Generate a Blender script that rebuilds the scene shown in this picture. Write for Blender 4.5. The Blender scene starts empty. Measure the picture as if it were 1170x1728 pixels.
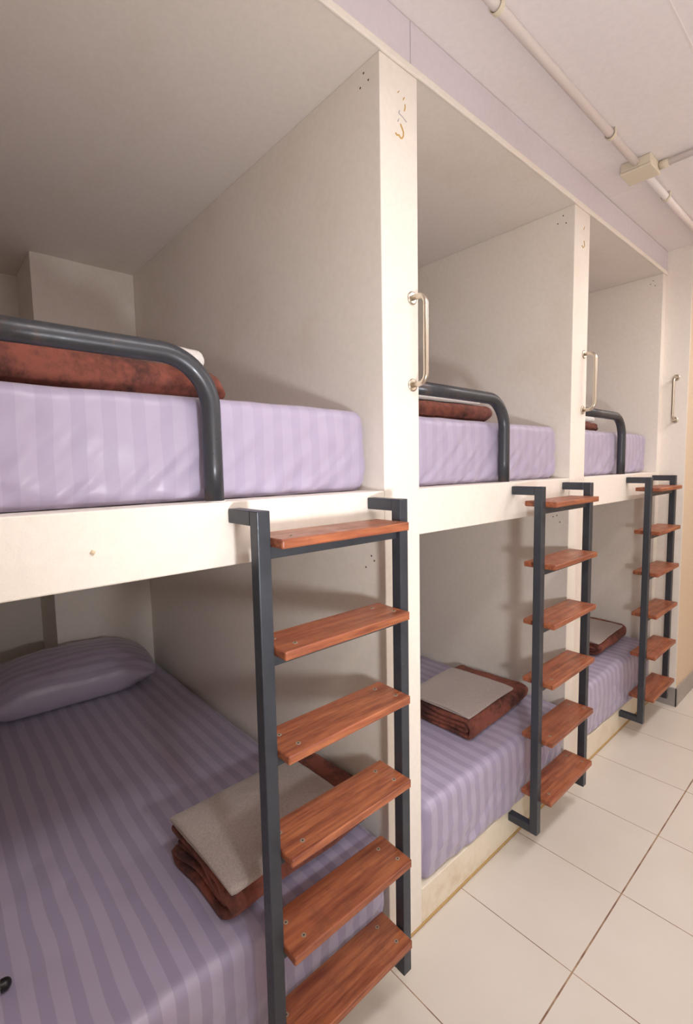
import bpy, bmesh, math, random
from mathutils import Vector, Matrix, noise
random.seed(4)
sc = bpy.context.scene
C = sc.collection
PI = math.pi

# ------------------------------------------------------------------ materials
def new_mat(name):
    m = bpy.data.materials.new(name); m.use_nodes = True
    nt = m.node_tree
    return m, nt, nt.nodes['Principled BSDF']
def lin(c):
    return tuple(((v/255)/12.92 if v/255 <= .04045 else ((v/255+.055)/1.055)**2.4) for v in c) + (1,)
def N(nt, typ, **kw):
    n = nt.nodes.new(typ)
    for k, v in kw.items():
        if k in n.inputs: n.inputs[k].default_value = v
        else: setattr(n, k, v)
    return n
def obj_coord(nt): return nt.nodes.new('ShaderNodeTexCoord').outputs['Object']
def geo_pos(nt): return nt.nodes.new('ShaderNodeNewGeometry').outputs['Position']
def mixc(nt, fac, a, b, blend='MIX'):
    n = nt.nodes.new('ShaderNodeMix'); n.data_type = 'RGBA'; n.blend_type = blend
    for sock, v in ((n.inputs[0], fac), (n.inputs[6], a), (n.inputs[7], b)):
        if hasattr(v, 'is_linked'): nt.links.new(v, sock)
        else: sock.default_value = v
    return n.outputs[2]
def maprange(nt, v, a, b, c, d):
    n = N(nt, 'ShaderNodeMapRange'); nt.links.new(v, n.inputs[0])
    for i, x in enumerate((a, b, c, d)): n.inputs[i+1].default_value = x
    return n.outputs[0]
def noise_tex(nt, vec, scale, detail=4, rough=.55):
    n = N(nt, 'ShaderNodeTexNoise', Scale=scale, Detail=detail, Roughness=rough)
    nt.links.new(vec, n.inputs['Vector']); return n.outputs['Fac']
def mathn(nt, op, a, b=0.0):
    n = N(nt, 'ShaderNodeMath', operation=op)
    for s, v in ((n.inputs[0], a), (n.inputs[1], b)):
        if hasattr(v, 'is_linked'): nt.links.new(v, s)
        else: s.default_value = v
    return n.outputs[0]
def bump(nt, bsdf, h, strength, dist=.01):
    b = N(nt, 'ShaderNodeBump', Strength=strength, Distance=dist)
    nt.links.new(h, b.inputs['Height']); nt.links.new(b.outputs[0], bsdf.inputs['Normal'])

def paint(name, col, dirty=.5, rough=.62, warm=(206,188,158)):
    m, nt, b = new_mat(name)
    p = geo_pos(nt)
    f = maprange(nt, noise_tex(nt, p, 2.2, 6, .6), .52, .8, 0, dirty)
    c = mixc(nt, f, lin(col), lin(warm))
    f2 = maprange(nt, noise_tex(nt, p, 55, 3, .6), .35, .65, -.02, .02)
    hs = N(nt, 'ShaderNodeHueSaturation'); nt.links.new(c, hs.inputs['Color'])
    nt.links.new(mathn(nt, 'ADD', f2, 1.0), hs.inputs['Value'])
    nt.links.new(hs.outputs[0], b.inputs['Base Color'])
    b.inputs['Roughness'].default_value = rough
    # roller texture: fine horizontal and vertical weave
    w = mathn(nt, 'ADD', noise_tex(nt, p, 260, 2), noise_tex(nt, p, 18, 3))
    bump(nt, b, w, .12, .003)
    return m
M = {}
M['wall'] = paint('wall paint', (234,227,219))
M['facade'] = paint('facade paint', (236,229,220), .3)
M['ceil_bunk'] = paint('bunk ceiling paint', (232,225,217), .3)
M['ceil'] = paint('corridor ceiling paint', (230,224,225), .2, warm=(214,200,190))
M['header'] = paint('header board paint', (214,206,213), .35, warm=(196,184,184))
M['beige'] = paint('beige corridor paint', (212,192,168), .2)
M['greybase'] = paint('grey skirting', (150,146,144), .3, .4)
M['dark_hole'], nt, b = new_mat('drill hole'); b.inputs['Base Color'].default_value = lin((60,48,40)); b.inputs['Roughness'].default_value = .9
M['glue'], nt, b = new_mat('old glue residue'); b.inputs['Base Color'].default_value = lin((204,164,96)); b.inputs['Roughness'].default_value = .7
M['glue_faint'], nt, b = new_mat('faint yellow stain'); b.inputs['Base Color'].default_value = lin((218,200,166)); b.inputs['Roughness'].default_value = .7
M['pencil'], nt, b = new_mat('grey scuff'); b.inputs['Base Color'].default_value = lin((168,164,172)); b.inputs['Roughness'].default_value = .7
M['caulk'] = paint('ochre joint', (176,146,98), .3, .8, warm=(140,112,76))
# plinth with grime
m, nt, b = new_mat('plinth paint'); M['plinth'] = m
p = geo_pos(nt)
sx = N(nt, 'ShaderNodeSeparateXYZ'); nt.links.new(p, sx.inputs[0])
st = maprange(nt, noise_tex(nt, p, 9, 6, .7), .5, .75, 0, .6)
st2 = maprange(nt, sx.outputs['Z'], 0.0, .12, 1.0, .5)
c = mixc(nt, mathn(nt, 'MULTIPLY', st, st2), lin((230,221,202)), lin((186,152,104)))
nt.links.new(c, b.inputs['Base Color']); b.inputs['Roughness'].default_value = .55
bump(nt, b, noise_tex(nt, p, 60, 3), .15, .003)
# floor tiles
m, nt, b = new_mat('cream floor tiles'); M['floor'] = m
p = geo_pos(nt); s = N(nt, 'ShaderNodeSeparateXYZ'); nt.links.new(p, s.inputs[0])
def grout(axis, off, per, half):
    a = mathn(nt, 'DIVIDE', mathn(nt, 'SUBTRACT', s.outputs[axis], off), per)
    fr = mathn(nt, 'SUBTRACT', a, mathn(nt, 'FLOOR', mathn(nt, 'ADD', a, .5)))
    d = mathn(nt, 'MULTIPLY', mathn(nt, 'ABSOLUTE', fr), per)
    wob = mathn(nt, 'MULTIPLY', noise_tex(nt, p, 9, 3), .0006)
    return mathn(nt, 'LESS_THAN', d, mathn(nt, 'ADD', wob, half))
g1 = grout('X', .398, .400, .0021); g2 = grout('Y', .944, .387, .0012)
g = mathn(nt, 'MAXIMUM', g1, g2)
tint = maprange(nt, noise_tex(nt, p, 1.6, 5), .35, .7, 0, 1)
tile = mixc(nt, tint, lin((213,206,198)), lin((204,196,186)))
gc = mixc(nt, maprange(nt, noise_tex(nt, p, 14, 3), .4, .6, 0, 1), lin((120,88,70)), lin((160,134,108)))
nt.links.new(mixc(nt, g, tile, gc), b.inputs['Base Color'])
nt.links.new(maprange(nt, g, 0, 1, .30, .8), b.inputs['Roughness'])
bump(nt, b, mathn(nt, 'SUBTRACT', 1.0, g), .3, .002)
# satin sheets: stripes along one object axis
def sheet(name, axis, per=.0543, off=.185, base=(175,166,191), dark=(160,151,178)):
    m, nt, b = new_mat(name)
    o = obj_coord(nt); s = N(nt, 'ShaderNodeSeparateXYZ'); nt.links.new(o, s.inputs[0])
    w = mathn(nt, 'MULTIPLY', mathn(nt, 'SUBTRACT', noise_tex(nt, o, 2.6, 2), .5), .022)
    a = mathn(nt, 'DIVIDE', mathn(nt, 'SUBTRACT', mathn(nt, 'ADD', s.outputs[axis], w), off), per)
    fr = mathn(nt, 'FRACT', a)
    k = mathn(nt, 'LESS_THAN', fr, .52)
    nt.links.new(mixc(nt, k, lin(dark), lin(base)), b.inputs['Base Color'])
    nt.links.new(maprange(nt, k, 0, 1, .50, .38), b.inputs['Roughness'])
    b.inputs['Sheen Weight'].default_value = .25; b.inputs['Sheen Roughness'].default_value = .4
    v = N(nt, 'ShaderNodeTexVoronoi', Scale=5.0, feature='SMOOTH_F1'); 
    wp = N(nt, 'ShaderNodeVectorMath', operation='ADD'); nt.links.new(o, wp.inputs[0])
    nn = N(nt, 'ShaderNodeTexNoise', Scale=4.0, Detail=2.0); nt.links.new(o, nn.inputs['Vector'])
    nt.links.new(nn.outputs['Color'], wp.inputs[1]); nt.links.new(wp.outputs[0], v.inputs['Vector'])
    h = mathn(nt, 'ADD', mathn(nt, 'MULTIPLY', v.outputs['Distance'], .6), mathn(nt, 'MULTIPLY', noise_tex(nt, o, 11, 3), .35))
    bump(nt, b, h, .28, .02)
    return m
M['sheet'] = sheet('lilac striped sheet', 'Y')
M['sheet_up'] = sheet('lilac striped sheet, smoother', 'Y', base=(172,162,187), dark=(166,156,182))  # upper copy of the same cloth, its fainter satin gloss painted into the colours
M['pillow'] = sheet('lilac striped pillowcase', 'X', .045, 0.0, base=(176,167,190), dark=(164,154,178))
# plush blanket
m, nt, b = new_mat('brown plush'); M['plush'] = m
o = obj_coord(nt)
f = noise_tex(nt, o, 8, 5, .68)
f2 = noise_tex(nt, o, 60, 3, .6)
k = maprange(nt, mathn(nt, 'ADD', f, mathn(nt, 'MULTIPLY', mathn(nt, 'SUBTRACT', f2, .5), .35)), .38, .62, 0, 1)
nt.links.new(mixc(nt, k, lin((60,32,29)), lin((132,72,58))), b.inputs['Base Color'])
b.inputs['Roughness'].default_value = .85
b.inputs['Sheen Weight'].default_value = .4; b.inputs['Sheen Roughness'].default_value = .35
b.inputs['Sheen Tint'].default_value = lin((190,125,105))
bump(nt, b, mathn(nt, 'ADD', noise_tex(nt, o, 420, 2), mathn(nt, 'MULTIPLY', f, 2.5)), .5, .004)
def terry(name, col):
    m, nt, b = new_mat(name); o = obj_coord(nt)
    k = maprange(nt, noise_tex(nt, o, 220, 2), .35, .65, 0, 1)
    c0 = tuple(max(0, v-16) for v in col)
    nt.links.new(mixc(nt, k, lin(c0), lin(col)), b.inputs['Base Color'])
    b.inputs['Roughness'].default_value = .95; b.inputs['Sheen Weight'].default_value = .3
    bump(nt, b, noise_tex(nt, o, 500, 2), .5, .002)
    return m
M['towel_grey'] = terry('grey terry cloth', (172,159,154))
M['towel_white'] = terry('white terry cloth', (236,232,228))
# wood
def wood(name, a, c2):
    m, nt, b = new_mat(name); o = obj_coord(nt)
    mp = N(nt, 'ShaderNodeMapping'); nt.links.new(o, mp.inputs[0]); mp.inputs['Scale'].default_value = (1, .07, 1)
    oi = N(nt, 'ShaderNodeObjectInfo')
    add = N(nt, 'ShaderNodeVectorMath', operation='ADD'); nt.links.new(mp.outputs[0], add.inputs[0])
    cx = N(nt, 'ShaderNodeCombineXYZ'); nt.links.new(mathn(nt, 'MULTIPLY', oi.outputs['Random'], 40.), cx.inputs[0])
    nt.links.new(mathn(nt, 'MULTIPLY', oi.outputs['Random'], 23.), cx.inputs[2]); nt.links.new(cx.outputs[0], add.inputs[1])
    g = noise_tex(nt, add.outputs[0], 90, 6, .65)
    big = noise_tex(nt, add.outputs[0], 18, 3, .5)
    blot = noise_tex(nt, o, 14, 5, .7)
    k = maprange(nt, g, .35, .65, 0, 1)
    c = mixc(nt, k, lin(a), lin(c2))
    c = mixc(nt, maprange(nt, big, .4, .7, 0, .5), c, lin((164,88,62)))
    c = mixc(nt, maprange(nt, blot, .55, .75, 0, .45), c, lin((104,60,46)))
    hs = N(nt, 'ShaderNodeHueSaturation'); nt.links.new(c, hs.inputs['Color'])
    nt.links.new(maprange(nt, oi.outputs['Random'], 0, 1, .9, 1.08), hs.inputs['Value'])
    nt.links.new(hs.outputs[0], b.inputs['Base Color'])
    nt.links.new(maprange(nt, blot, .3, .7, .30, .5), b.inputs['Roughness'])
    bump(nt, b, g, .25, .002)
    return m
M['wood'] = wood('varnished red brown wood', (110,56,40), (170,104,68))
# dark steel
def steel(name, col, wear, rough=.38, metallic=.35, brown=0):
    m, nt, b = new_mat(name); o = obj_coord(nt)
    n1 = noise_tex(nt, o, 6, 5, .65); n2 = noise_tex(nt, o, 70, 4, .7)
    k = maprange(nt, n1, .45, .7, 0, .6)
    c = mixc(nt, k, lin(col), lin(tuple(int(v*.75) for v in col)))
    if brown: c = mixc(nt, maprange(nt, noise_tex(nt, o, 3.5, 6, .75), .50, .62, 0, brown), c, lin((104,84,76)))
    sp = maprange(nt, n2, .70, .76, 0, wear)
    c = mixc(nt, sp, c, lin((150,148,146)))
    nt.links.new(c, b.inputs['Base Color'])
    b.inputs['Metallic'].default_value = metallic
    nt.links.new(maprange(nt, n2, .3, .7, rough-.06, rough+.12), b.inputs['Roughness'])
    bump(nt, b, n2, .02, .001)
    return m
M['steel'] = steel('black painted square tube', (66,70,78), .35)
M['pipe'] = steel('black scuffed round pipe', (66,68,74), .7, .32, .35, .7)
m, nt, b = new_mat('brushed stainless'); M['inox'] = m
b.inputs['Base Color'].default_value = lin((206,196,182)); b.inputs['Metallic'].default_value = 1; b.inputs['Roughness'].default_value = .28
m, nt, b = new_mat('zinc screw'); M['screw'] = m
b.inputs['Base Color'].default_value = lin((158,140,124)); b.inputs['Metallic'].default_value = .35; b.inputs['Roughness'].default_value = .5
m, nt, b = new_mat('white plastic'); M['pvc'] = m
b.inputs['Base Color'].default_value = lin((232,224,222)); b.inputs['Roughness'].default_value = .5
m, nt, b = new_mat('ivory plastic'); M['ivory'] = m
b.inputs['Base Color'].default_value = lin((216,206,186)); b.inputs['Roughness'].default_value = .45
m, nt, b = new_mat('black plastic'); M['blackp'] = m
b.inputs['Base Color'].default_value = lin((22,22,24)); b.inputs['Roughness'].default_value = .35

# ------------------------------------------------------------------ mesh helpers
def obj(name, bm, mats, parent=None, smooth=False, loc=None):
    me = bpy.data.meshes.new(name); bmesh.ops.recalc_face_normals(bm, faces=bm.faces[:])
    bm.to_mesh(me); bm.free()
    if not isinstance(mats, (list, tuple)): mats = [mats]
    for m in mats: me.materials.append(m)
    if smooth:
        for p in me.polygons: p.use_smooth = True
    o = bpy.data.objects.new(name, me); C.objects.link(o)
    if parent: o.parent = parent
    if loc is not None: o.location = loc
    return o
def box(bm, x0, x1, y0, y1, z0, z1, bev=0, seg=2, mi=0):
    vs = [bm.verts.new((x, y, z)) for x in (x0, x1) for y in (y0, y1) for z in (z0, z1)]
    F = [(0,1,3,2), (4,6,7,5), (0,4,5,1), (2,3,7,6), (0,2,6,4), (1,5,7,3)]
    fs = [bm.faces.new([vs[i] for i in f]) for f in F]
    for f in fs: f.material_index = mi
    if bev:
        es = list({e for f in fs for e in f.edges})
        bmesh.ops.bevel(bm, geom=es, offset=bev, segments=seg, profile=.5, affect='EDGES')
    return fs
def tube(bm, pts, r, n=14, cap=True, closed=False, mi=0):
    pts = [Vector(p) for p in pts]; rings = []
    up = None
    for i, p in enumerate(pts):
        t = (pts[min(i+1, len(pts)-1)] - pts[max(i-1, 0)]).normalized()
        if up is None:
            up = Vector((0,0,1)) if abs(t.z) < .9 else Vector((1,0,0))
        u = (up - t*up.dot(t)).normalized(); v = t.cross(u); up = u
        rr = r[i] if isinstance(r, (list, tuple)) else r
        rings.append([bm.verts.new(p + u*math.cos(2*PI*k/n)*rr + v*math.sin(2*PI*k/n)*rr) for k in range(n)])
    for a, b2 in zip(rings, rings[1:]):
        for k in range(n):
            f = bm.faces.new((a[k], a[(k+1)%n], b2[(k+1)%n], b2[k])); f.material_index = mi; f.smooth = True
    if cap:
        bm.faces.new(rings[0][::-1]).material_index = mi; bm.faces.new(rings[-1]).material_index = mi
def arc(c, a, b, r, n=10):   # quarter bend: from c+a*r round to c+b*r
    c, a, b = Vector(c), Vector(a), Vector(b)
    return [c + a*r*math.cos(t) + b*r*math.sin(t) for t in [PI/2*i/n for i in range(n+1)]]
def setp(o, label=None, cat=None, group=None, kind=None):
    if label: o['label'] = label
    if cat: o['category'] = cat
    if group: o['group'] = group
    if kind: o['kind'] = kind
    return o
def struct(name, bm, m, smooth=False): return setp(obj(name, bm, m, None, smooth), kind='structure')
def empty(name, loc=(0,0,0), rz=0):
    o = bpy.data.objects.new(name, None); C.objects.link(o); o.location = loc; o.rotation_euler[2] = rz
    o.empty_display_size = .1
    return o
def dup(root, loc, label):
    r = root.copy(); C.objects.link(r); r.location = loc; r['label'] = label
    for ch in list(root.children):
        c = ch.copy(); C.objects.link(c); c.parent = r
        for g in list(ch.children):
            d = g.copy(); C.objects.link(d); d.parent = c
    return r
def disc(bm, c, nrm, r, th, n=10, mi=0):
    nrm = Vector(nrm).normalized(); c = Vector(c)
    tube(bm, [c, c + nrm*th], r, n, mi=mi)

# ------------------------------------------------------------------ dimensions (metres)
ZT, ZC, ZST, ZSB, ZP = 2.579, 2.712, 1.430, 1.290, .125
P = 1.1595                       # bay pitch
D, D2 = 1.939, 2.36
CA, CB = .9715, 1.121            # near and far face of the first partition
YE = 3.3455                      # wall at the end of the row

# floor, ceilings, outer walls
bm = bmesh.new(); box(bm, -2.5, 1.62, -2.0, 7.0, -.05, 0); struct('floor', bm, M['floor'])
bm = bmesh.new(); box(bm, 0, 1.62, -2.0, 7.0, ZC, ZC+.05)
struct('ceiling', bm, M['ceil'])
bm = bmesh.new(); box(bm, -2.5, -.0005, -.2, YE, ZT, ZC+.05); struct('ceiling_bunk', bm, M['ceil_bunk'])
bm = bmesh.new(); box(bm, 1.55, 1.62, -2.0, 7.0, 0, ZC); struct('wall_right', bm, M['wall'])
bm = bmesh.new(); box(bm, -.1, 1.55, -2.07, -2.0, 0, ZC); struct('wall_back', bm, M['wall'])
bm = bmesh.new(); box(bm, -.1, 1.55, 6.6, 6.7, 0, ZC); struct('wall_far', bm, M['beige'])
bm = bmesh.new(); box(bm, -.1, 0, -2.0, -.188, 0, ZC); struct('wall_left', bm, M['facade'])
# recess wall behind the bunks and the pilasters standing on it
bm = bmesh.new(); box(bm, -D2-.1, -D2, -.2, YE, 0, ZT); struct('wall_rear', bm, M['wall'])
for k in range(3):
    bm = bmesh.new(); box(bm, -D2, -D, .4836+P*k, CA+P*k, 0, ZT, .003); struct('wall_pilaster', bm, M['wall'])
# partitions between bays
def marks(bm, y, pts, r=.0028):
    for x, z in pts:
        disc(bm, (x, y-.0004, z), (0, 1, 0), r, .0006, 8, 1)
def squiggle(bm, pts, w, mi):
    tube(bm, [(0.0002, a, b) for a, b in pts], w, 6, mi=mi)
def partition(k):
    bm = bmesh.new()
    y0 = CA+P*k; y1 = CB+P*k if k < 2 else YE
    box(bm, -D2, 0, y0, y1, 0, ZT, .0025)
    if k == 0:
        marks(bm, y0, [(-.060,2.555), (-.042,2.528), (-.074,2.525), (-.081,1.201), (-.057,1.238), (-.045,1.225)])
        squiggle(bm, [(1.030,2.399), (1.036,2.396), (1.044,2.399), (1.050,2.394), (1.057,2.396), (1.062,2.404), (1.062,2.414), (1.055,2.424), (1.050,2.430)], .0022, 2)
        squiggle(bm, [(1.066,2.470), (1.070,2.480), (1.069,2.488)], .0018, 2)
        squiggle(bm, [(1.062,2.497), (1.067,2.505)], .0015, 2)
        squiggle(bm, [(1.040,2.505), (1.046,2.512)], .0012, 2)
        squiggle(bm, [(1.044,2.455), (1.047,2.463)], .0012, 3)
        squiggle(bm, [(1.046,2.455), (1.060,2.452), (1.075,2.445)], .0011, 3)
        squiggle(bm, [(1.040,2.432), (1.044,2.440)], .0012, 3)
    if k == 1:
        marks(bm, y0, [(-.051,2.550), (-.074,2.525), (-.038,2.516), (-.071,1.255), (-.054,1.262), (-.040,1.233)])
        squiggle(bm, [(2.200,2.43), (2.215,2.425), (2.228,2.435), (2.220,2.455)], .002, 2)
        squiggle(bm, [(2.215,2.50), (2.224,2.515)], .0015, 2)
    if k == 2:
        marks(bm, y0, [(-.052,2.551), (-.042,2.521), (-.067,2.535)])
    return struct('wall_partition', bm, [M['facade'], M['dark_hole'], M['glue'], M['pencil']])
for k in (-1, 0, 1, 2): partition(k)
# wall closing the row, its return along the corridor, skirting
bm = bmesh.new(); box(bm, -.05, .132, YE, 6.6, 0, ZC, .003); struct('wall_end', bm, M['beige'])
bm = bmesh.new(); box(bm, 0.0, .1315, YE-.0035, YE+.002, .0, ZC, .0005); struct('wall_end_face', bm, M['wall'])
bm = bmesh.new(); box(bm, .004, .141, YE-.012, YE-.0035, 0, .115, .002); box(bm, .132, .141, YE-.012, 6.6, 0, .115, .002)
struct('baseboard_end', bm, M['greybase'])
# header boards over the bays, with narrow joints, and the cream bead under them
cuts = [-2.0, -.07, 1.0895, 2.243, YE-.004]
for i in range(4):
    bm = bmesh.new(); box(bm, 0, .004 if i != 3 else .0025, cuts[i]+.0012, cuts[i+1]-.0012, ZT+.018, ZC-.0015, .0015)
    struct('trim_%d' % (i+1), bm, M['header'])
bm = bmesh.new(); box(bm, .0002, .009, -.188, YE-.004, ZT-.003, ZT+.018, .003, 3); struct('trim_5', bm, M['facade'])
bm = bmesh.new(); box(bm, .4895, .4925, -2, 6.6, ZC-.0015, ZC+.001); box(bm, 0, .11, 2.462, 2.465, ZC-.001, ZC+.001); struct('trim_6', bm, M['pvc'])
bm = bmesh.new(); box(bm, -.002, .006, -2.0, YE-.012, 0, .007, .002); struct('trim_7', bm, M['caulk'])
# thin wallpaper-like joint on the first partition
# ------------------------------------------------------------------ platforms
def platform(k, label):
    y0 = CB+P*(k-1); y1 = CA+P*k
    bm = bmesh.new(); box(bm, -D+.001, -.0006, y0+.0005, y1-.0005, ZSB, ZST, .003); box(bm, -D2+.001, -D+.0012, y0+.0005, .4830+P*k, ZSB, ZST)
    if k == 0:
        tube(bm, [(-.0008, .222, 1.352), (-.0008, .226, 1.358)], .004, 8, mi=1)
    return setp(obj('bunk_platform', bm, [M['facade'], M['glue_faint']]), label, 'bunk platform', 'upper bunk platforms')
platform(0, 'cream upper bunk platform of the nearest bay, under the largest lilac mattress')
platform(1, 'cream upper bunk platform of the middle bay, between the two tall partitions')
platform(2, 'cream upper bunk platform of the farthest bay, next to the end wall')
def plinth(k, label):
    y0 = CB+P*(k-1); y1 = CA+P*k
    bm = bmesh.new(); box(bm, -D+.001, -.0006, y0+.0005, y1-.0005, 0, ZP, .003); box(bm, -D2+.001, -D+.0012, y0+.0005, .4830+P*k, 0, ZP)
    return setp(obj('bunk_plinth', bm, M['plinth']), label, 'bunk plinth', 'low plinths of the bottom bunks')
plinth(0, 'low cream plinth under the nearest bottom mattress')
plinth(1, 'low stained cream plinth under the middle bottom mattress')
plinth(2, 'low cream plinth under the farthest bottom mattress')

# ------------------------------------------------------------------ mattresses
def mattress(y0, y1, z0, z1, x0, x1, r, seed, kind):
    bm = bmesh.new()
    nx, ny, nz = 70, 110, 34
    lo = Vector((x0, y0, z0)); hi = Vector((x1, y1, z1))
    def mp(t, e=1.0):                     # denser sampling towards the front (x1)
        return t
    def grid(fn, na, nb):
        g = [[bm.verts.new(fn(i/na, j/nb)) for j in range(nb+1)] for i in range(na+1)]
        for i in range(na):
            for j in range(nb):
                bm.faces.new((g[i][j], g[i+1][j], g[i+1][j+1], g[i][j+1]))
    L = lambda a, b, t: a+(b-a)*t
    sm = lambda t: 1-(1-t)**1.8           # along x: denser near the front
    grid(lambda a, b: (x1, L(y0,y1,a), L(z0,z1,b)), ny, nz)
    grid(lambda a, b: (x0, L(y0,y1,a), L(z0,z1,b)), ny, nz)
    for z in (z0, z1): grid(lambda a, b: (L(x0,x1,sm(a)), L(y0,y1,b), z), nx, ny)
    for y in (y0, y1): grid(lambda a, b: (L(x0,x1,sm(a)), y, L(z0,z1,b)), nx, nz)
    bmesh.ops.remove_doubles(bm, verts=bm.verts[:], dist=1e-5)
    h = z1-z0
    for v in bm.verts:
        p = v.co.copy()
        core = Vector([min(max(p[i], lo[i]+r), hi[i]-r) for i in range(3)])
        d = p-core
        if d.length > 0:
            n = d.normalized(); q = core + n*r
        else: n = Vector((0,0,0)); q = p
        t = min(1, max(0, (p.z-z0)/h))
        # soft bulge and wrinkles
        s = Vector((p.x*1.7+seed, p.y*1.7, p.z*1.7))
        if n.x > .3:
            wr = noise.noise(Vector((seed+5, p.y*9+p.z*16, p.z*5)))
            wr2 = noise.noise(Vector((seed, p.y*22 - p.z*20, p.z*9)))
            edge = (1-t)**1.5
            q.x += n.x*((.003 if kind == 'upper' else .006)*math.sin(PI*t) + .0045*wr*(.5+edge) + (.0065 if kind == 'upper' else .0045)*wr2*(.3+1.6*edge) + .008*edge*noise.noise(Vector((p.y*30-p.z*34, p.z*6, seed))))
            if kind == 'upper':           # gathered hem along the platform
                q.z += .008*max(0, .28-t)*abs(math.sin(p.y*38+2*noise.noise(Vector((p.y*6, seed, 0)))))
                q.x += -.010*max(0, .22-t)/.22*(.5+.5*math.sin(p.y*55+seed))
            else:
                q.x += .018*(1-t)*math.exp(-((p.y-(y0+.55*(y1-y0)))/.45)**2) - .012*(1-t)
        if n.z > .3:
            q.z += .006*noise.noise(s*1.6)*min(1, (x1-p.x)/.12+.25)
            w = noise.noise(Vector((p.x*5+p.y*4+seed, p.y*5-p.x*3, 0)))
            q.z += .0028*(1-abs(w)*2)
        if n.y*1 > .3 or n.y < -.3:
            q.y -= n.y*.007*noise.noise(Vector((p.x*6, p.z*8, seed)))
            q.y += n.y*.007*math.sin(PI*t)
        v.co = q
    return bm
def bed(kind, k, label):
    y0 = CB+P*(k-1); y1 = CA+P*k
    if kind == 'upper':
        bm = mattress(y0+.024, y1-.021, ZST+.0015, 1.655, -1.92, -.054, .026, 3.1*k+1, kind)
    else:
        bm = mattress(y0+.020, y1-.022, ZP+.001, .400, -1.92, .006, .030, 2.3*k+7, kind)
    o = obj('mattress', bm, M['sheet_up' if kind == 'upper' else 'sheet'], None, True)
    o.location = (0, 0, 0)
    return setp(o, label, 'mattress', 'mattresses in lilac striped sheets')
bed('upper', 0, 'lilac striped mattress on the nearest upper bunk platform')
bed('upper', 1, 'lilac striped mattress on the upper bunk platform of the middle bay')
bed('upper', 2, 'lilac striped mattress on the farthest upper bunk platform')
bed('lower', 0, 'lilac striped mattress of the nearest bottom bunk, with the pillow on it')
bed('lower', 1, 'lilac striped mattress of the middle bottom bunk')
bed('lower', 2, 'lilac striped mattress of the farthest bottom bunk')

# ------------------------------------------------------------------ pillow
def pillow():
    bm = bmesh.new(); nu, nv = 60, 44; Lx, Ly, H = .20, .385, .128   # half sizes
    def pt(a, b, sgn):
        u = math.copysign(abs(a)**1.0, a); v = b
        ea = 1-abs(u)**2.6; eb = 1-abs(v)**2.6
        h = H*(max(0, ea)**.5)*(max(0, 1-abs(v)**2.3)**.68)
        pin = 1-.08*abs(v)**5; pin2 = 1-.09*abs(u)**3
        x = u*Lx*pin; y = v*Ly*pin2
        z = sgn*h
        w = noise.noise(Vector((x*9+3, y*7, sgn)))*.012 + noise.noise(Vector((x*26, y*16+2, sgn)))*.006*(abs(u)+abs(v))
        z += w*min(1, h/.03)
        if sgn < 0: z = max(z, -H*.42)
        return (x, y, z)
    for sgn in (1, -1):
        g = [[bm.verts.new(pt(-1+2*i/nu, -1+2*j/nv, sgn)) for j in range(nv+1)] for i in range(nu+1)]
        for i in range(nu):
            for j in range(nv): bm.faces.new((g[i][j], g[i+1][j], g[i+1][j+1], g[i][j+1]))
    bmesh.ops.remove_doubles(bm, verts=bm.verts[:], dist=1e-5)
    return bm
o = obj('pillow', pillow(), M['pillow'], None, True, (-1.735, .490, .492))
o.rotation_euler = (math.radians(0), math.radians(9), math.radians(-3))
setp(o, 'plump lilac striped pillow at the head of the nearest bottom mattress', 'pillow')

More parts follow.
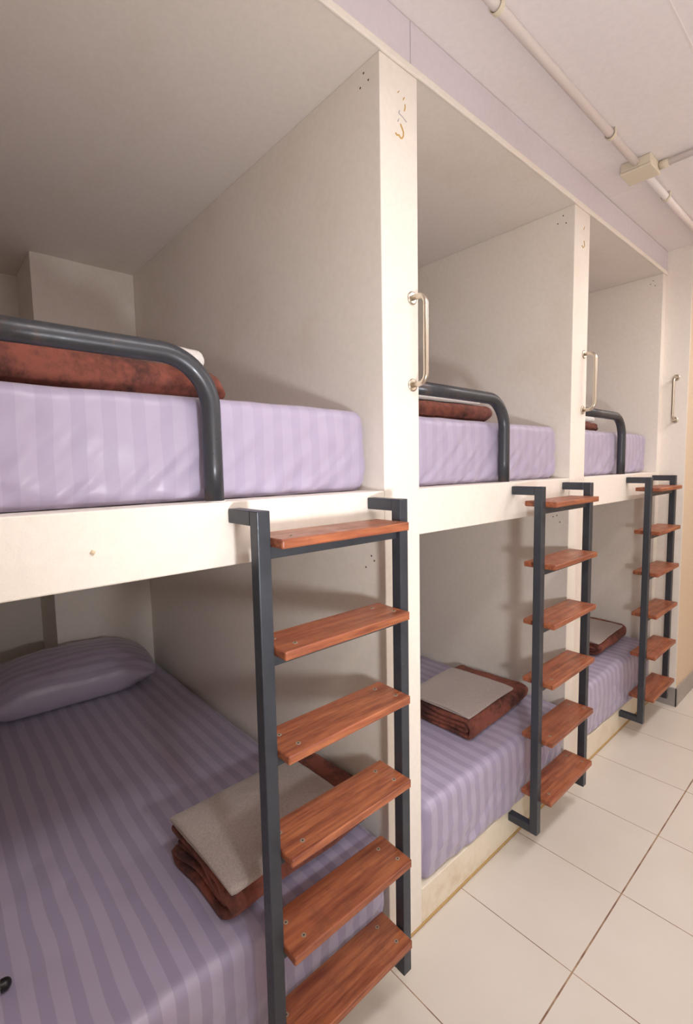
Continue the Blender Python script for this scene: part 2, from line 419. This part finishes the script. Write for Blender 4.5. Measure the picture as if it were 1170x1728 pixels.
# ------------------------------------------------------------------ folded cloths
def folded(W, L, n, t, seed, wav=.006, skew=0, endvar=.012, sag=0.0, rag=0.0):
    """zigzag folded cloth: n layers of thickness t, width W (x), length L (y), base at z=0"""
    p = t*1.03; cl = []
    if n == 0:                            # folded in half, then in half again: the big fold faces +x
        n = 4; xe = W/2-1.5*p; xa = -W/2+p/2
        e = endvar*noise.noise(Vector((seed, 2.2, 1)))
        ln = lambda a, b, z: [(a+(b-a)*j/14, z) for j in range(15)]
        bend = lambda cx, cz, r, a0, a1, k: [(cx+r*math.cos(a0+(a1-a0)*j/k), cz+r*math.sin(a0+(a1-a0)*j/k)) for j in range(1, k)]
        cl += ln(xa-.004+e, xe, p*3.5) + bend(xe, p*2, p*1.5, PI/2, -PI/2, 12) + ln(xe, xa, p*.5)
        cl += bend(xa, p, p*.5, -PI/2, -PI*1.5, 7) + ln(xa, xe, p*1.5) + bend(xe, p*2, p*.5, -PI/2, PI/2, 7) + ln(xe, xa+.012, p*2.5)
    else:
      for i in range(n):
        z = p*(i+.5); a, b = -W/2+p/2, W/2-p/2
        ev = endvar*noise.noise(Vector((seed, i*3.3, 1)))
        a -= ev if i % 2 else 0
        xs = [a+(b-a)*j/14 for j in range(15)]
        if i % 2: xs = xs[::-1]
        cl += [(x, z) for x in xs]
        if i < n-1:
            xe = xs[-1]; sg = 1 if i % 2 == 0 else -1
            cl += [(xe+sg*p/2*math.sin(PI*j/7), z+p/2-p/2*math.cos(PI*j/7)) for j in range(1, 7)]
    m = len(cl); prof = []
    for sgn in (1, -1):
        row = []
        for i in range(m):
            a = cl[max(i-1, 0)]; b = cl[min(i+1, m-1)]
            dx, dz = b[0]-a[0], b[1]-a[1]; l = math.hypot(dx, dz) or 1
            row.append((cl[i][0]-sgn*dz/l*t/2*.99, cl[i][1]+sgn*dx/l*t/2*.99))
        prof.append(row)
    # round the two loose ends
    def cap(i, d):
        c = cl[i]; a = cl[i-1] if i else cl[1]
        dx = (c[0]-a[0]); s = 1 if dx > 0 else -1
        return [(c[0]+s*t/2*math.sin(q), c[1]+t/2*math.cos(q)*d) for q in (PI/4, PI/2, 3*PI/4)]
    s_end = 1 if cl[-1][0] > cl[-2][0] else -1
    loop = prof[0] + cap(m-1, s_end) + prof[1][::-1] + cap(0, -1)
    bm = bmesh.new(); NY = 34; rings = []
    for j in range(NY+1):
        tj = j/NY; y = -L/2+L*tj
        endk = min(1, min(tj, 1-tj)/.022)
        sh = .55+.45*math.sqrt(max(0, 1-(1-endk)**2))
        ring = []
        for q, (x, z) in enumerate(loop):
            # nearest centreline point
            if q < m: c = cl[q]
            elif q < m+3: c = cl[-1]
            elif q < 2*m+3: c = cl[2*m+2-q]
            else: c = cl[0]
            xx = c[0]+(x-c[0])*sh; zz = c[1]+(z-c[1])*sh
            lay = c[1]/p
            wx = wav*1.6*noise.noise(Vector((seed+lay*.5, y*5, 2)))
            wz = wav*noise.noise(Vector((xx*7+seed, y*7, lay*.35)))*(.3+.7*c[1]/(p*n))
            dy = wav*2.2*noise.noise(Vector((seed*2, xx*6, lay*.8)))*(2*tj-1)
            zz += wz - sag*((xx/(W/2))**4)*c[1]/(p*n) + skew*xx
            fine = .0012*noise.noise(Vector((xx*60, y*60, zz*60)))
            ring.append(bm.verts.new((xx+wx, y+dy, max(.0005, zz+fine))))
        rings.append(ring)
    k = len(loop)
    for a, b in zip(rings, rings[1:]):
        for q in range(k): bm.faces.new((a[q], a[(q+1)%k], b[(q+1)%k], b[q]))
    for ring, fl in ((rings[0], False), (rings[-1], True)):
        left = ring[:m]; right = ring[m+3:2*m+3][::-1]
        for q in range(m-1):
            bm.faces.new((left[q], left[q+1], right[q+1], right[q]))
        bm.faces.new([left[-1]] + ring[m:m+3] + [right[-1]]); bm.faces.new([right[0]] + ring[2*m+3:2*m+6] + [left[0]])
    return bm
def blanket(W, L, n, t, seed, loc, rz, label, **kw):
    o = obj('folded_blanket', folded(W, L, n, t, seed, .009, **kw), M['plush'], None, True, loc)
    o.rotation_euler[2] = rz
    return setp(o, label, 'blanket', 'folded brown plush blankets')
def towel(W, L, n, t, seed, loc, rz, label, mat, grp, rx=0, ry=0, **kw):
    o = obj('folded_towel', folded(W, L, n, t, seed, .0035, **kw), M[mat], None, True, loc)
    o.rotation_euler = (rx, ry, rz)
    return setp(o, label, 'towel', grp)
GT = 'grey folded towels on the bottom bunks'; WT = 'white folded towels on the upper bunks'
blanket(.285, .485, 0, .029, 1.3, (-.200, .708, .405), math.radians(3), 'folded brown plush blanket on the nearest bottom mattress, behind the ladder', endvar=.02)
towel(.325, .395, 2, .0125, 2.2, (-.172, .652, .531), math.radians(2), 'grey folded towel on the blanket of the nearest bottom bunk', 'towel_grey', GT, sag=.012)
blanket(.33, .47, 0, .020, 5.3, (-.285, 1.775, .405), math.radians(3), 'folded brown plush blanket on the bottom mattress of the middle bay', endvar=.02)
towel(.32, .36, 2, .007, 6.2, (-.290, 1.725, .492), math.radians(3), 'grey folded towel on the blanket of the middle bottom bunk', 'towel_grey', GT, sag=.008)
blanket(.32, .46, 0, .020, 8.3, (-.270, 2.985, .405), math.radians(2), 'folded brown plush blanket on the farthest bottom mattress', endvar=.02)
towel(.30, .40, 2, .007, 9.2, (-.250, 2.930, .492), math.radians(2), 'grey folded towel on the blanket of the farthest bottom bunk', 'towel_grey', GT, sag=.008)
blanket(.26, .58, 0, .0232, 11.3, (-.300, .292, 1.660), math.radians(14), 'folded brown plush blanket on the nearest upper mattress, behind the curved pipe rail', endvar=.03)
towel(.17, .22, 2, .028, 12.2, (-.365, .465, 1.7605), math.radians(14), 'white folded towel on the blanket of the nearest upper bunk', 'towel_white', WT)
blanket(.26, .46, 0, .0145, 14.3, (-.235, 1.445, 1.660), math.radians(0), 'folded brown plush blanket on the upper mattress of the middle bay', endvar=.02)
towel(.24, .40, 2, .012, 15.2, (-.235, 1.415, 1.7235), 0, 'white folded towel on the blanket of the middle upper bunk', 'towel_white', WT)
blanket(.26, .42, 0, .011, 17.3, (-.25, 2.515, 1.660), 0, 'folded brown plush blanket on the farthest upper mattress', endvar=.02)
towel(.24, .40, 2, .016, 18.2, (-.25, 2.500, 1.7085), 0, 'white folded towel on the blanket of the farthest upper bunk', 'towel_white', WT)

# ------------------------------------------------------------------ ladders
LAD_Y = .491; LP = 1.1565
RUNGS = [1.360, 1.132, .911, .684, .460, .226]
def make_ladder(label):
    t = empty('bunk_ladder', (0, LAD_Y, 0))
    setp(t, label, 'ladder', 'bunk ladders with wooden rungs')
    for y in (0, .413):
        bm = bmesh.new(); box(bm, .090, .120, y, y+.030, .086, 1.415, .0022)
        s = obj('stile', bm, M['steel'], t)
        bm = bmesh.new(); box(bm, .0005, .0898, y, y+.030, 1.384, 1.4148, .002)
        obj('bracket', bm, M['steel'], s)
        bm = bmesh.new(); box(bm, .0065 if False else .0005, .0898, y, y+.030, .0862, .117, .002)
        obj('bracket', bm, M['steel'], s)
    for i, z in enumerate(RUNGS):
        bm = bmesh.new(); fs = box(bm, .036, .160, .0305, .4125, z-.020, z)
        es = [e for e in bm.edges]
        bmesh.ops.bevel(bm, geom=es, offset=.0045, segments=3, profile=.5, affect='EDGES')
        # rounded far front corner of the board
        for v in bm.verts:
            dx = v.co.x-(.160-.018); dy = v.co.y-(.4125-.018)
            if dx > 0 and dy > 0:
                l = math.hypot(dx, dy)
                if l > .018: v.co.x = .142+dx/l*.018; v.co.y = .3945+dy/l*.018
        r = obj('rung', bm, M['wood'], t)
        for (sx_, sy_) in ((.072, .060), (.128, .078), (.066, .368), (.124, .380)):
            bm = bmesh.new(); jx = random.uniform(-.004, .004); jy = random.uniform(-.005, .005)
            disc(bm, (sx_+jx, sy_+jy, z-.001), (0,0,1), .0058, .0016, 12)
            disc(bm, (sx_+jx, sy_+jy, z+.0004), (0,0,1), .0022, .0005, 8, 1)
            s = obj('screw', bm, [M['screw'], M['dark_hole']], r)
        bm = bmesh.new(); box(bm, .082, .108, .0302, .4128, z-.0462, z-.0203, .0018)
        obj('crossbar', bm, M['steel'], t)
    return t
lad = make_ladder('dark steel ladder with wooden rungs at the nearest bay, largest in the foreground')
dup(lad, (0, LAD_Y+LP, 0), 'dark steel ladder with wooden rungs at the middle bay')
dup(lad, (0, LAD_Y+2*LP, 0), 'dark steel ladder with wooden rungs farthest away, beside the end wall')

# ------------------------------------------------------------------ guard rails (local origin: foot of the upright)
def make_rail(label):
    t = empty('guard_rail', (-.024, .473, ZST)); setp(t, label, 'guard rail', 'curved guard rails of the upper bunks')
    zc = .303; R = .105
    pts = [(0,0,.0005), (0,0,.08), (0,0,zc-R)]
    pts += arc((0, -R, zc-R), (0,1,0), (0,0,1), R, 14)[1:]
    pts += [(0, -.3, zc+.001), (0, -.509, zc+.001)]
    bm = bmesh.new(); tube(bm, pts, .0205, 24)
    obj('pipe', bm, M['pipe'], t)
    bm = bmesh.new()
    tube(bm, [(0,0,.0004), (0,0,.0022)], .0232, 20)
    setp(obj('foot_bead', bm, M['pvc'], t), 'thin white paint bead round the foot of the pipe')
    return t
rail = make_rail('thick black curved pipe rail on the nearest upper bunk')
dup(rail, (-.024, .473+P, ZST), 'black curved pipe rail on the upper bunk of the middle bay')
dup(rail, (-.024, .473+2*P, ZST), 'black curved pipe rail on the farthest upper bunk')

# ------------------------------------------------------------------ grab handles (local: x out of the wall, z up)
def make_handle(label, loc, rz=0):
    t = empty('grab_handle', loc, rz); setp(t, label, 'grab handle', 'stainless grab handles')
    h = .1225; off = .052; R = .026
    pts = [(.003, 0, h), (off-R, 0, h)] + arc((off-R, 0, h-R), (0,0,1), (1,0,0), R, 8)[1:]
    pts += arc((off-R, 0, -h+R), (1,0,0), (0,0,-1), R, 8) + [(.003, 0, -h)]
    bm = bmesh.new(); tube(bm, pts, .0078, 16); obj('bar', bm, M['inox'], t)
    for s in (1, -1):
        bm = bmesh.new()
        tube(bm, [(.0004,0,s*h), (.0018,0,s*h), (.004,0,s*h), (.0052,0,s*h)], [.0175,.0185,.0180,.0145], 24)
        obj('flange', bm, M['inox'], t)
    return t
hd = make_handle('stainless grab handle on the nearest partition edge', (0, 1.092, 1.8555))
dup(hd, (0, 1.092+P-.006, 1.8555), 'stainless grab handle on the partition edge between middle and farthest bay')
h3 = dup(hd, (.072, YE-.0035, 1.8585), 'stainless grab handle on the end wall facing down the corridor')
h3.rotation_euler[2] = -PI/2

# ------------------------------------------------------------------ ceiling conduit
zc_ = ZC-.0165
t = empty('ceiling_conduit', (.192, 0, zc_)); setp(t, 'white plastic conduit running along the corridor ceiling', 'conduit')
def conduit_piece(a, b):
    bm = bmesh.new(); tube(bm, [a, b], .0145, 16); obj('tube', bm, M['pvc'], t)
conduit_piece((0, -1.9, 0), (0, 2.232, 0)); conduit_piece((0, 2.345, 0), (0, YE-.005, 0))
for y in (1.22, 1.98, 2.62):
    bm = bmesh.new()
    pts = [(.017*math.cos(a), y, .017*math.sin(a)) for a in [PI+PI*i/12 for i in range(13)]]
    pts = [(-.017, y, .016)] + pts + [(.017, y, .016)]
    for q in (0,):
        vs = []
        for (px, py, pz) in pts:
            vs.append([bm.verts.new((px, py-.008, pz)), bm.verts.new((px, py+.008, pz)), bm.verts.new((px*1.1, py+.008, pz*1.1)), bm.verts.new((px*1.1, py-.008, pz*1.1))])
        for a, b2 in zip(vs, vs[1:]):
            for i in range(4): bm.faces.new((a[i], a[(i+1)%4], b2[(i+1)%4], b2[i]))
        bm.faces.new(vs[0]); bm.faces.new(vs[-1][::-1])
    obj('clip', bm, M['ivory'], t)
t2 = empty('branch_conduit', (.255, 2.335, zc_)); setp(t2, 'white plastic conduit branching right from the junction box', 'conduit')
bm = bmesh.new(); tube(bm, [(.003, 0, 0), (1.29, 0, 0)], .0125, 16); obj('tube', bm, M['pvc'], t2)
bm = bmesh.new(); tube(bm, [(-.0045, 0, 0), (.028, 0, 0)], .0158, 16); obj('coupling', bm, M['ivory'], t2)
t3 = empty('junction_box', (.192, 2.29, ZC)); setp(t3, 'square ivory junction box on the corridor ceiling', 'junction box')
bm = bmesh.new(); box(bm, -.056, .056, -.056, .056, -.036, -.0005, .005, 3); obj('body', bm, M['ivory'], t3)
bm = bmesh.new(); box(bm, -.058, .058, -.058, .058, -.046, -.0362, .004, 3); obj('lid', bm, M['ivory'], t3)

# small black object on the nearest bottom bed, cut by the left edge of the frame
t4 = empty('black_plug', (-.255, .040, .417), math.radians(-8)); setp(t4, 'small black rounded plug lying on the nearest bottom mattress at the left edge', 'plug')
bm = bmesh.new()
n = 8; pts = [(0, -.075, 0), (0, .02, 0)]; rr = [.010, .0125]
for i in range(1, n+1):
    a = PI/2*i/n; pts.append((0, .02+.0125*math.sin(a), 0)); rr.append(max(.0125*math.cos(a), .0005))
tube(bm, pts, rr, 18); obj('body', bm, M['blackp'], t4)
bm = bmesh.new(); tube(bm, [(0, .010, 0), (0, .0125, 0)], .0132, 18); obj('ring', bm, M['pvc'], t4)

# ------------------------------------------------------------------ light
def area(loc, size, sy, energy, col, rot=(0,0,0)):
    l = bpy.data.lights.new('light', 'AREA'); l.shape = 'RECTANGLE'; l.size = size; l.size_y = sy; l.energy = energy; l.color = col
    o = bpy.data.objects.new('area_light', l); C.objects.link(o); o.location = loc; o.rotation_euler = rot
    return o
l = bpy.data.lights.new('photo lamp', 'SPOT'); l.spot_size = PI; l.spot_blend = .8; l.energy = 45; l.shadow_soft_size = .055; l.color = (.98, .99, 1.0)
o = bpy.data.objects.new('photo_lamp', l); C.objects.link(o); o.location = (1.12, .35, 1.25)
o.rotation_euler = Vector((-1.05, 2.0, .55)).to_track_quat('-Z', 'Y').to_euler()
for y, e, c in ((.5, 12.5, (1, .965, .94)), (2.7, 14, (1, .955, .92)), (5.0, 12, (1, .93, .85))):
    area((1.05, y, 2.56), .22, 1.2, e, c)                                   # ceiling lamps, light going down
    area((1.05, y, 2.575), .22, 1.2, e*.6, c, (PI, 0, 0))                  # and up
w = bpy.data.worlds.new('world'); sc.world = w; w.use_nodes = True
w.node_tree.nodes['Background'].inputs[0].default_value = (.9, .85, .8, 1); w.node_tree.nodes['Background'].inputs[1].default_value = .3

# ------------------------------------------------------------------ camera
f, yaw, pitch, roll = 818.3258, .8389, -.0884, -.0177
fw = Vector((-math.sin(yaw)*math.cos(pitch), math.cos(yaw)*math.cos(pitch), math.sin(pitch)))
rt = Vector((math.cos(yaw), math.sin(yaw), 0)); up = rt.cross(fw)
rt2 = rt*math.cos(roll)+up*math.sin(roll); up2 = -rt*math.sin(roll)+up*math.cos(roll)
cd = bpy.data.cameras.new('camera'); cam = bpy.data.objects.new('camera', cd); C.objects.link(cam)
mat = Matrix.Identity(4)
for i in range(3):
    mat[i][0] = rt2[i]; mat[i][1] = up2[i]; mat[i][2] = -fw[i]
mat[0][3], mat[1][3], mat[2][3] = .9563, 0, 1.5021
cam.matrix_world = mat
cd.sensor_fit = 'VERTICAL'; cd.sensor_height = 36; cd.lens = 36*f/1728
cd.shift_x = -14.5515/1728; cd.shift_y = -5.7163/1728; cd.clip_start = .02
sc.camera = cam
vs = sc.view_settings
sc.display_settings.display_device = 'sRGB'
vs.view_transform = 'Standard'; vs.look = 'None'; vs.gamma = 1; vs.exposure = .0
try: vs.use_curve_mapping = False
except Exception: pass
sc.cycles.max_bounces = 10; sc.cycles.diffuse_bounces = 7
